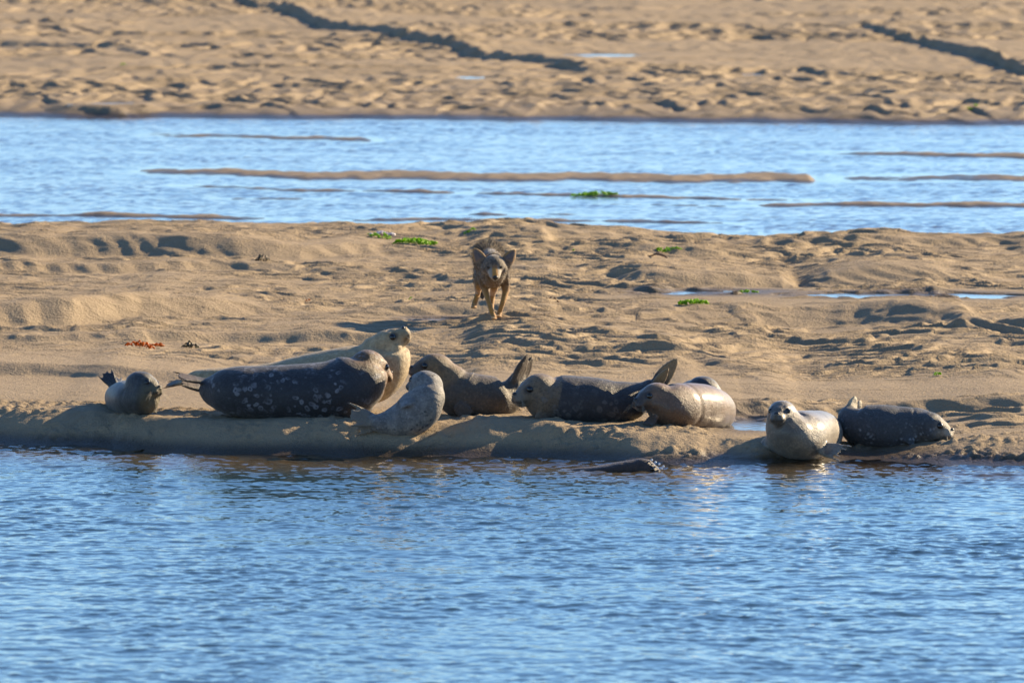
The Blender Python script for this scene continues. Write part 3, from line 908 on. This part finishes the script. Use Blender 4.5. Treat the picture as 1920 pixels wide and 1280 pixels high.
# 6 dark grey seal with tan head
seal('long charcoal seal with a tan head facing left and pale hind flippers up behind', 47.65,
     [(1226, 720, .07, 14, 13), (1210, 736, .05, 24, 22), (1184, 750, .03, 36, 36), (1150, 754, .01, 41, 46), (1110, 752, 0, 45, 52), (1070, 751, 0, 47, 54), (1040, 750, 0, 47, 50), (1021, 742, -.02, 44, 46), (1011, 731, -.03, 34, 37)],
     (1012, 730, -.04, (-.90, -.42, -.12), (-.1, -.05, 1), 1.14), M_brownhead,
     hind=[((1224, 730, .0), (1254, 689, -.03), .075, .012, (.6, -.75, .2), 5, -1, 0), ((1230, 724, .08), (1271, 671, .12), .105, .013, (.55, -.8, .2), 5, -1, 0)],
     fore=[((1010, 775, -.13), (1030, 796, -.12), .06, .014, (.1, -1, .2), 5, .1, 0)])

# 8 hidden seal peeking out
seal('black and white seal mostly hidden behind the bronze seal, only its head showing', 48.4,
     [(1250, 752, .35, 20, 24), (1268, 756, .25, 30, 36), (1290, 752, .1, 33, 38), (1308, 740, 0, 32, 34), (1317, 733, -.03, 26, 28)],
     (1320, 731, -.05, (.86, -.22, -.34), (.3, 0, .95), 1.0), M_peek)

# 7 bronze seal
seal('plump glossy bronze seal seen at an angle, dark face turned left', 47.5,
     [(1352, 778, .62, 14, 16), (1348, 774, .50, 30, 32), (1334, 768, .34, 41, 44), (1306, 764, .14, 47, 50), (1276, 763, 0, 47, 48), (1254, 760, -.08, 44, 44), (1240, 752, -.10, 36, 37), (1233, 745, -.10, 28, 29)],
     (1232, 744, -.11, (-.86, -.48, -.04), (-.05, -.05, 1), 1.02), M_bronze,
     fore=[((1228, 780, -.16), (1214, 798, -.20), .05, .014, (-.5, -.7, .3), 5, .1, 0)], folds=((.74, .03),))

# 10 grey flecked seal at the right
seal('grey flecked seal lying flat at the right end, pale snout pointing right', 47.25,
     [(1596, 766, .10, 12, 12), (1594, 782, .06, 25, 25), (1612, 798, .02, 36, 38), (1650, 801, 0, 37, 44), (1690, 802, 0, 37, 42), (1720, 801, 0, 35, 38), (1740, 800, -.02, 30, 33), (1748, 799, -.03, 24, 27)],
     (1738, 798, -.04, (.96, -.20, -.12), (.12, -.05, 1), 1.04), M_fleck,
     hind=[((1594, 772, .08), (1604, 741, .10), .075, .012, (.6, -.7, .2), 5, -1, 0), ((1602, 774, .14), (1615, 749, .16), .062, .012, (.6, -.7, .2), 5, -1, 0)],
     fore=[((1712, 822, -.11), (1700, 836, -.13), .05, .012, (.1, -1, .3), 5, .1, 0)])

# 9 pale seal facing the viewer
seal('pale grey seal facing the viewer at the waterline, chest raised and one flipper spread', 46.75,
     [(1548, 800, .85, 16, 18), (1545, 804, .70, 30, 32), (1536, 810, .48, 41, 44), (1518, 815, .22, 47, 52), (1497, 819, 0, 49, 56), (1481, 812, -.08, 45, 50), (1472, 796, -.09, 38, 40), (1467, 780, -.09, 30, 32)],
     (1467, 776, -.09, (-.26, -.94, .10), (0, .1, 1), .98), M_white, up0=(0, 0, 1),
     fore=[((1528, 836, -.05), (1579, 850, -.16), .07, .016, (-.2, -.55, .8), 5, .12, .04), ((1440, 822, .0), (1422, 862, -.04), .07, .018, (-.8, -.5, .2), 5, .10, 0)],
     clawmat=WET_CLAW, orb=1.6, folds=())

# 11 swimmer
seal('wet brown seal swimming in the shallows with only its back and head above water', 45.92,
     [(1030, 891, .05, 4, 8), (1070, 887, .03, 9, 16), (1115, 884, 0, 11, 24), (1150, 881, 0, 14, 26), (1180, 878, 0, 17, 24), (1200, 877, 0, 17, 20)],
     (1204, 879, 0, (.97, -.15, -.14), (.1, 0, 1), .78), M_swim, whisk=False, flat=0, group='seals in the water')

# ------------------------------------------------------------------ coyote
def coyote():
    g = ground_hit(925, 598); d = g[1]; s = d / FPX
    S = Solid()
    def T(rows, up=(0, 0, 1), n=30, seg=20, keep=False):
        S.tube([list(at(r[0], r[1], d + r[2])) + [r[3] * s, (r[4] if len(r) > 4 else r[3]) * s] for r in rows], up=up, n=n, seg=seg, keep=keep)
    T([(914, 492, .86, 12, 12), (914, 488, .80, 26, 20), (915, 486, .62, 30, 25), (917, 492, .42, 30, 25), (920, 498, .20, 33, 25), (923, 506, .04, 34, 27), (925, 514, -.06, 25, 21), (926, 517, -.10, 14, 12)], n=46, seg=30, keep=True)
    T([(922, 503, .08, 26, 25), (924, 499, -.04, 24, 24), (926, 496, -.14, 22, 22)], n=16)
    hp = at(926.5, 496, d - .19)
    fr = head_frame((.05, -.94, -.33), (0, -.2, 1)); F, L, U = fr
    def p(x, y, z): return hp + F * x + L * y + U * z
    B = lambda x, y, z, r: S.ball(p(x, y, z), fr, r)
    B(0, 0, 0, (.085, .074, .062))
    B(.03, 0, -.012, (.055, .060, .050))
    for k in (-1, 1):
        B(.005, k * .045, -.022, (.045, .042, .042))
        B(.052, k * .026, .020, (.022, .018, .014))
    S.tube([list(p(.03, 0, -.010)) + [.044, .050], list(p(.085, 0, -.022)) + [.033, .043], list(p(.125, 0, -.032)) + [.026, .033], list(p(.146, 0, -.035)) + [.018, .022]], up=U, n=16, seg=20)
    S.tube([list(p(.03, 0, -.045)) + [.018, .024], list(p(.10, 0, -.055)) + [.012, .017], list(p(.138, 0, -.056)) + [.008, .011]], up=U, n=12, seg=16)
    # legs: shoulder / elbow / wrist / paw ; hip / knee / hock / paw
    T([(908, 508, .03, 13, 14), (906, 526, .05, 10, 10), (909, 541, .05, 7, 7), (915, 562, -.01, 5.2, 5), (920, 578, -.05, 4.8, 4.8), (924, 590, -.06, 4.6, 5), (926, 596, -.09, 3.2, 5.5)], up=(0, -1, 0), n=34, seg=14)
    T([(943, 512, .03, 13, 13), (947, 530, .06, 9.5, 9.5), (948, 546, .05, 7, 7), (943, 566, .0, 5.2, 5.2), (939, 578, -.01, 4.8, 4.8), (936, 587, -.01, 5, 5), (935, 592, -.035, 3.2, 5.2)], up=(0, -1, 0), n=34, seg=14)
    T([(901, 497, .72, 18, 12), (898, 520, .58, 14, 10), (897, 536, .56, 9, 8), (896, 549, .74, 6, 5.5), (892, 562, .72, 5, 5), (889, 571, .70, 5, 5.5), (888, 575, .67, 3, 5)], up=(0, -1, 0), n=34, seg=14)
    T([(929, 497, .72, 18, 12), (929, 522, .60, 13, 10), (927, 538, .60, 9, 8), (924, 552, .82, 6, 5.5), (922, 568, .80, 5, 5), (921, 582, .76, 5, 5), (921, 586, .72, 3, 5)], up=(0, -1, 0), n=34, seg=14)
    # toes
    for (px, py, dy) in ((926, 597, -.10), (935, 593, -.045), (921, 586.5, .70), (888.5, 576, .655)):
        for q in (-1.5, -.5, .5, 1.5):
            c = at(px + q * 2.6, py, d + dy - .012 * (1.6 - abs(q)))
            S.ball(c, np.eye(3), (.0085, .018, .0085), 10, 6)
    T([(914, 488, .84, 9), (909, 508, .93, 11), (905, 530, .98, 11), (904, 548, 1.0, 8), (905, 560, 1.02, 3)], n=24, seg=14)
    # ears: hollow leaf shapes
    ears = []
    for k, base, tip in ((-1, (903, 491, -.17), (888, 465, -.15)), (1, (949, 492, -.17), (966, 468, -.15))):
        b0 = at(base[0], base[1], d + base[2]); t0 = at(tip[0], tip[1], d + tip[2])
        D = norm(t0 - b0); ln_ = np.linalg.norm(t0 - b0); fn = norm(np.array([k * .25, -1, .1])); fn = norm(fn - np.dot(fn, D) * D)
        sd_ = np.cross(D, fn)
        for side in (-1, 1):                       # two lobes leave a groove facing forward
            S.tube([list(b0 - D * .03 + sd_ * side * .016 + fn * .004) + [.014, .028], list(b0 + D * ln_ * .35 + sd_ * side * .018 + fn * .006) + [.008, .026], list(b0 + D * ln_ * .7 + sd_ * side * .012 + fn * .004) + [.006, .018], list(t0) + [.004, .006]], up=norm(fn + sd_ * side * .5), n=16, seg=14)
        ears.append((b0, t0, fn, sd_))
    me = fuse(S, .0052, 3)
    co = coords(me)
    o_ = np.array([g[0], d + .3, co[:, 2].min()])
    rel = co - hp; hx, hy, hz = rel @ F, rel @ L, rel @ U
    zg = (co[:, 2] - g[2])
    leg = 1 - sstep(.15, .25, zg)
    chest = sstep(.10, -.05, co[:, 1] - d) * sstep(.30, .18, zg) * .6
    muz = sstep(.035, .07, hx) * (1 - sstep(.08, .11, np.sqrt(hy ** 2 + (hz + .02) ** 2)))
    top = sstep(-.035, -.005, hz + .14 * hx)
    white = muz * (1 - top * (1 - sstep(.014, .024, np.abs(hy)))) * sstep(.060, .085, hx) * .95
    orange = muz * top * (1 - sstep(.016, .030, np.abs(hy))) * sstep(.070, .10, hx)
    ear = np.zeros(len(co)); inner = np.zeros(len(co))
    me_n = np.zeros(len(co) * 3, np.float32); me.vertices.foreach_get('normal', me_n); me_n = me_n.reshape(-1, 3)
    for b0, t0, fn, sd_ in ears:
        D = t0 - b0; t = ((co - b0) @ D) / (D @ D); q = co - (b0 + t[:, None] * D); lat = q @ norm(sd_)
        m = sstep(.05, .25, t) * (1 - sstep(.055, .075, np.linalg.norm(q, axis=1))) * (t < 1.15)
        ear = np.maximum(ear, m)
        wd = .042 * (1 - np.clip(t, 0, 1)) + .010
        inner = np.maximum(inner, m * sstep(.1, .5, me_n @ fn) * (1 - sstep(.55, .95, np.abs(lat) / wd)) * (1 - sstep(.75, .95, t)))
    tail = sstep(.86, .95, co[:, 1] - d)
    patch = np.zeros(len(co))
    for k in (-1, 1):
        patch = np.maximum(patch, 1 - sstep(.012, .030, np.sqrt((hx - .062) ** 2 + (hy - k * .036) ** 2 * .6 + (hz - .004) ** 2 * 1.5)))
    for n_, v_ in (('eyepatch', patch), ('leg', np.maximum(leg, chest)), ('white', white), ('orange', orange), ('ear', ear), ('inner', inner), ('tail', tail * sstep(.28, .2, zg))):
        set_attr(me, n_, v_)
    m, nt, ns, ln, b = new_mat('coyote_coat')
    v = objco(nt)
    n2 = noise(nt, objco(nt, (1, .5, 1)), 55, 4, .7)
    c = ramp(nt, n2, [(.32, (.024, .017, .012)), (.5, (.085, .058, .034)), (.68, (.20, .142, .085))])
    c = mix(nt, attr(nt, 'leg'), c, mix(nt, noise(nt, v, 40, 3), (.20, .092, .013), (.42, .205, .032)))
    c = mix(nt, attr(nt, 'ear'), c, (.28, .14, .028))
    c = mix(nt, attr(nt, 'inner'), c, mix(nt, noise(nt, v, 60, 2), (.03, .018, .016), (.17, .13, .11)))
    c = mix(nt, attr(nt, 'orange'), c, (.44, .185, .022))
    c = mix(nt, attr(nt, 'white'), c, (.27, .225, .165))
    c = mix(nt, attr(nt, 'tail'), c, (.02, .016, .014))
    c = mix(nt, math_n(nt, 'MULTIPLY', attr(nt, 'eyepatch'), .75), c, (.03, .022, .016))
    ln.new(c, b.inputs['Base Color']); b.inputs['Roughness'].default_value = .75; b.inputs['Sheen Weight'].default_value = .3
    ln.new(bump(nt, noise(nt, objco(nt, (1, .4, 1)), 120, 3, .7), .6, .006), b.inputs['Normal'])
    rt = root('coyote', o_, 'scruffy grey and ochre coyote trotting towards the viewer across the bare sand', 'coyote')
    polys = [tuple(q.vertices) for q in me.polygons]
    bvh = BVHTree.FromPolygons([Vector(q) for q in co], polys)
    # coat of separate hair tufts
    sel = np.where((leg < .5) & (muz < .15) & (ear < .2) & (hx < .03))[0]
    sel2 = np.where((leg >= .5) & (zg > .10))[0]
    r = np.random.default_rng(5)
    fv = []; ff = []; fc = []
    for i in np.concatenate([r.choice(sel, 15000), r.choice(sel2, 700)]):
        n_ = me_n[i].astype(float); back_top = sstep(.30, .42, zg[i]) * sstep(.1, .4, co[i, 1] - d)
        onhead = np.linalg.norm(rel[i]) < .095
        L_ = (.016 if onhead else .020 + .026 * back_top) * r.uniform(.6, 1.4)
        if leg[i] > .5: L_ *= .45
        dirn = norm(n_ * (.55 + .5 * back_top) + np.array([0, .55, -.35 + .6 * back_top]) + r.normal(size=3) * .22)
        sdv = norm(np.cross(dirn, r.normal(size=3))) * r.uniform(.0007, .0015)
        k = len(fv); base = co[i] - n_ * .003
        mid = base + dirn * L_ * .55
        tp = base + norm(dirn + np.array([0, .2, -.25])) * L_
        fv += [base - sdv, base + sdv, mid + sdv * .7, mid - sdv * .7, tp]
        ff += [(k, k+1, k+2, k+3), (k+3, k+2, k+4)]
        fc += [r.uniform(0, 1) ** 1.2 * (1 - .35 * back_top) + (0)] * 5
    link('body', me, m, rt, o_)
    fm = bpy.data.meshes.new('fur'); fm.from_pydata([tuple(q) for q in fv], [], ff); fm.update()
    set_attr(fm, 'shade', fc); set_attr(fm, 'low', [1 - sstep(.15, .25, q[2] - g[2]) for q in fv])
    m2, nt, ns, ln, b = new_mat('coyote_hair')
    c = ramp(nt, attr(nt, 'shade'), [(.0, (.016, .011, .008)), (.35, (.085, .056, .030)), (.7, (.25, .17, .085)), (1, (.44, .33, .20))])
    c = mix(nt, attr(nt, 'low'), c, (.28, .14, .028))
    ln.new(c, b.inputs['Base Color']); b.inputs['Roughness'].default_value = .7
    link('fur', fm, m2, rt, o_)
    amber = plain('eye_amber_dark', (.03, .018, .006), .12)
    for k in (-1, 1):
        D = Vector(norm(F * .8 + L * k * .45 + U * .25)); o0 = Vector(p(.055, k * .032, .004)) + D * .12
        h = bvh.ray_cast(o0, -D); q = np.array(h[0]) if h[0] is not None else p(.06, k * .035, .004)
        E = Solid(); E.ball(q - np.array(D) * .003, fr, (.009, .013, .0085), 14, 8)
        link('eye', E.mesh('eye'), amber, rt, o_)
    E = Solid(); E.ball(p(.150, 0, -.029), fr, (.013, .0185, .0145), 16, 10); E.ball(p(.147, 0, -.043), fr, (.008, .006, .010), 10, 8)
    link('nose', E.mesh('nose'), NOSE, rt, o_)
coyote()

# ------------------------------------------------------------------ washed-up weed
def weed_mat(name, c1, c2, rough=.35, trans=.25):
    m, nt, ns, ln, b = new_mat(name)
    c = mix(nt, noise(nt, objco(nt), 25, 3), c1, c2)
    ln.new(c, b.inputs['Base Color']); b.inputs['Roughness'].default_value = rough
    out = ns['Material Output']
    tl = N(nt, 'ShaderNodeBsdfTranslucent'); ln.new(c, tl.inputs[0])
    ms = N(nt, 'ShaderNodeMixShader'); ms.inputs[0].default_value = trans
    ln.new(b.outputs[0], ms.inputs[1]); ln.new(tl.outputs[0], ms.inputs[2]); ln.new(ms.outputs[0], out.inputs[0])
    return m
GREENW = weed_mat('sea_lettuce_green', (.28, .52, .008), (.46, .70, .02), .45, .6)
ORANGEW = weed_mat('kelp_orange', (.5, .12, .006), (.80, .28, .012), .3, .6)
DARKW = weed_mat('kelp_dark', (.030, .022, .010), (.07, .055, .02), .35, .1)
BROWNW = weed_mat('stick_brown', (.10, .045, .018), (.17, .08, .035), .6, 0)

def weed(name, px, py, wpx, hpx, mat, label, cat='seaweed', blades=14, group=None, seed=0, depth=.5, blade=.35):
    """a heap of curled blades lying on the sand; wpx / hpx = its breadth and height in the photograph"""
    g = ground_hit(px, py); s = g[1] / FPX
    wd, ht = wpx * s, hpx * s
    r = np.random.default_rng(seed + 1000)
    V = []; Fc = []
    for i in range(blades):
        t = r.uniform(-.5, .5)
        bx = g[0] + t * wd; by = g[1] + r.uniform(-.5, .5) * wd * depth * .5
        bz = float(np.maximum(terrain(np.array([bx]), np.array([by]))[0], .0))
        ln_ = wd * blade * r.uniform(.5, 1.1); w0 = min(ht * 1.1, ln_ * .45) * r.uniform(.6, 1.2)
        a = r.uniform(0, math.pi * 2); hh = ht * (1 - (2 * t) ** 2 * .8) * r.uniform(.35, 1.0)
        nseg = 9; k0 = len(V)
        for j in range(nseg):
            q = j / (nseg - 1)
            a2 = a + 1.6 * math.sin(q * 3 + i)
            cx = bx + math.cos(a2) * (q - .5) * ln_; cy = by + math.sin(a2) * (q - .5) * ln_ * depth
            cz = bz + .004 + hh * math.sin(q * math.pi) * .8
            wj = w0 * math.sin(math.pi * (.12 + .8 * q)) * .5
            roll = math.sin(q * 5 + i * 1.7) * .9
            px_, py_ = -math.sin(a2), math.cos(a2)
            for e in (-1, 0, 1):
                V.append((cx + px_ * e * wj * math.cos(roll), cy + py_ * e * wj * math.cos(roll) * depth, cz + e * wj * math.sin(roll) * .7 + wj * .6 + (.25 * wj if e == 0 else 0) + .15 * wj * math.sin(q * 14 + i)))
        for j in range(nseg - 1):
            for e in (0, 1):
                k = k0 + j * 3 + e
                Fc.append((k, k + 1, k + 4, k + 3))
    me = bpy.data.meshes.new(name); me.from_pydata(V, [], Fc); me.update()
    o = link(name, me, mat, None, g)
    o.location = Vector(g)
    md = o.modifiers.new('thickness', 'SOLIDIFY'); md.thickness = .0025
    o['label'] = label; o['category'] = cat
    if group: o['group'] = group
    return o
GW = 'green seaweed washed up on the sand'
weed('green_seaweed', 780, 458, 84, 11, GREENW, 'broad bright green seaweed strip on the back edge of the sandbar, left of the coyote', blades=60, group=GW, seed=1, blade=.2)
weed('green_seaweed', 712, 446, 50, 8, GREENW, 'green seaweed patch under the pale shiny debris lump at the back edge of the sandbar', blades=22, group=GW, seed=2, blade=.22)
weed('green_seaweed', 879, 436, 24, 5, GREENW, 'short dark green seaweed patch on the skyline of the sandbar just above the coyote', blades=12, group=GW, seed=3)
weed('green_seaweed', 1254, 473, 40, 7, GREENW, 'yellow-green seaweed tuft lying behind the thin brown stick', blades=18, group=GW, seed=4)
weed('green_seaweed', 1300, 571, 56, 12, GREENW, 'largest leafy green seaweed clump in the middle of the sandbar, right of the coyote', blades=46, group=GW, seed=5, blade=.22)
weed('green_seaweed', 1402, 550, 34, 6, GREENW, 'small green seaweed scrap at the near edge of the long tide pool', blades=14, group=GW, seed=6)
weed('green_seaweed', 1758, 704, 14, 9, GREENW, 'single bright green seaweed leaf on smooth sand behind the grey flecked seal', blades=6, group=GW, seed=7, blade=.6)
weed('green_seaweed', 1115, 367, 84, 7, GREENW, 'bright green seaweed strip on a low shoal in the channel', blades=60, group=GW, seed=8, blade=.2)
weed('green_seaweed', 1822, 207, 26, 6, GREENW, 'yellow-green seaweed patch on the far shore at the right', blades=12, group=GW, seed=9)
weed('green_seaweed', 232, 123, 12, 5, GREENW, 'tiny green seaweed spot on the far sand flat at the left', blades=8, group=GW, seed=10)
weed('green_seaweed', 1076, 471, 9, 4, GREENW, 'tiny green seaweed scrap between the coyote and the brown stick', blades=6, group=GW, seed=11)
weed('green_seaweed', 769, 561, 12, 3, GREENW, 'tiny dull green seaweed scrap on the sand left of the coyote legs', blades=6, group=GW, seed=12)
weed('orange_kelp', 262, 651, 44, 13, ORANGEW, 'upright crumpled orange kelp piece on the sand behind the small slate seal', 'kelp', 14, 'kelp washed up on the sand', 20, .5, .4)
weed('orange_kelp', 298, 651, 32, 6, ORANGEW, 'flat trailing orange kelp strip beside the crumpled orange piece', 'kelp', 12, 'kelp washed up on the sand', 21, .5, .4)
weed('dark_kelp', 358, 652, 30, 13, DARKW, 'dark olive kelp lump on the sand right of the orange kelp', 'kelp', 20, 'kelp washed up on the sand', 22, .6, .35)
weed('dark_kelp', 492, 488, 26, 11, DARKW, 'blackish kelp lump on the fluted sand ridge at the upper left', 'kelp', 18, 'kelp washed up on the sand', 23, .6, .35)
weed('orange_kelp', 577, 565, 9, 4, ORANGEW, 'tiny orange kelp fleck on rippled sand left of the coyote', 'kelp', 6, 'kelp washed up on the sand', 24)
weed('dark_kelp', 1040, 562, 34, 3, BROWNW, 'thin flat brown kelp scrap on the sand just right of the coyote', 'kelp', 8, 'kelp washed up on the sand', 25)

def stick():
    g = ground_hit(1220, 481); s = g[1] / FPX
    S = Solid()
    pts = [(1190, 478, 4.0), (1204, 476, 2), (1218, 480, 2.5), (1232, 476, 3), (1246, 480, 3.5), (1252, 484, 2)]
    S.tube([list(at(x, y, g[1] - .02 * i)) + [w * .55 * s, w * .55 * s] for i, (x, y, w) in enumerate(pts)], n=26, seg=10)
    S.tube([list(at(1228, 478, g[1] - .05)) + [1.2 * s] * 2, list(at(1234, 470, g[1] - .05)) + [.6 * s] * 2], n=6, seg=8)
    o = link('stick', S.mesh('stick'), BROWNW, None, g); o.location = Vector(g)
    o['label'] = 'thin twisted brown stick on the sand in front of a green tuft'; o['category'] = 'stick'
stick()

def debris():
    g = ground_hit(716, 441); s = g[1] / FPX
    m, nt, ns, ln, b = new_mat('pale_debris')
    ln.new(ramp(nt, noise(nt, objco(nt), 30, 3), [(.35, (.30, .22, .18)), (.65, (.72, .66, .62))]), b.inputs['Base Color'])
    b.inputs['Roughness'].default_value = .15
    S = Solid(); r = np.random.default_rng(4)
    for i in range(26):
        t = r.uniform(-1, 1)
        c = g + np.array([t * 24 * s, r.uniform(-.05, .05), (1 - t * t) * 6 * s * r.uniform(.1, 1)])
        q = r.uniform(2.2, 5.0) * s
        S.ball(c, np.eye(3), (q, q, q * .8), 12, 8)
    o = link('debris_lump', fuse(S, .006, 1), m, None, g); o.location = Vector(g)
    o['label'] = 'pale shiny lump of washed-up debris on the back edge of the sandbar'; o['category'] = 'debris'
debris()

DROP = plain('drop_bright', (.8, .85, .9), .05)
for px, py in ((660, 812), (660, 820), (660, 832), (684, 808), (685, 823), (684, 838), (688, 815), (701, 820), (726, 830), (660, 804)):
    q = at(px, py, 47.42); S = Solid()
    S.ball(q, np.eye(3), (.0035, .0035, .005), 10, 8)
    o = link('water_drop', S.mesh('water_drop'), DROP, None, q); o.location = Vector(q)
    o['label'] = 'tiny bright water drop falling from the raised tail of the silver pup'; o['category'] = 'water drop'; o['group'] = 'drops falling from the pup tail'

for px, py in ((1226, 872), (1232, 876), (1236, 870), (1240, 878), (1229, 866), (1244, 874), (1222, 862)):
    q = at(px, py, 45.9); S = Solid()
    S.ball(q, np.eye(3), (.006, .006, .006), 10, 8)
    o = link('water_drop', S.mesh('water_drop'), DROP, None, q); o.location = Vector(q)
    o['label'] = 'bright drop of splash water at the snout of the swimming brown seal'; o['category'] = 'water drop'; o['group'] = 'splash drops at the swimming seal'
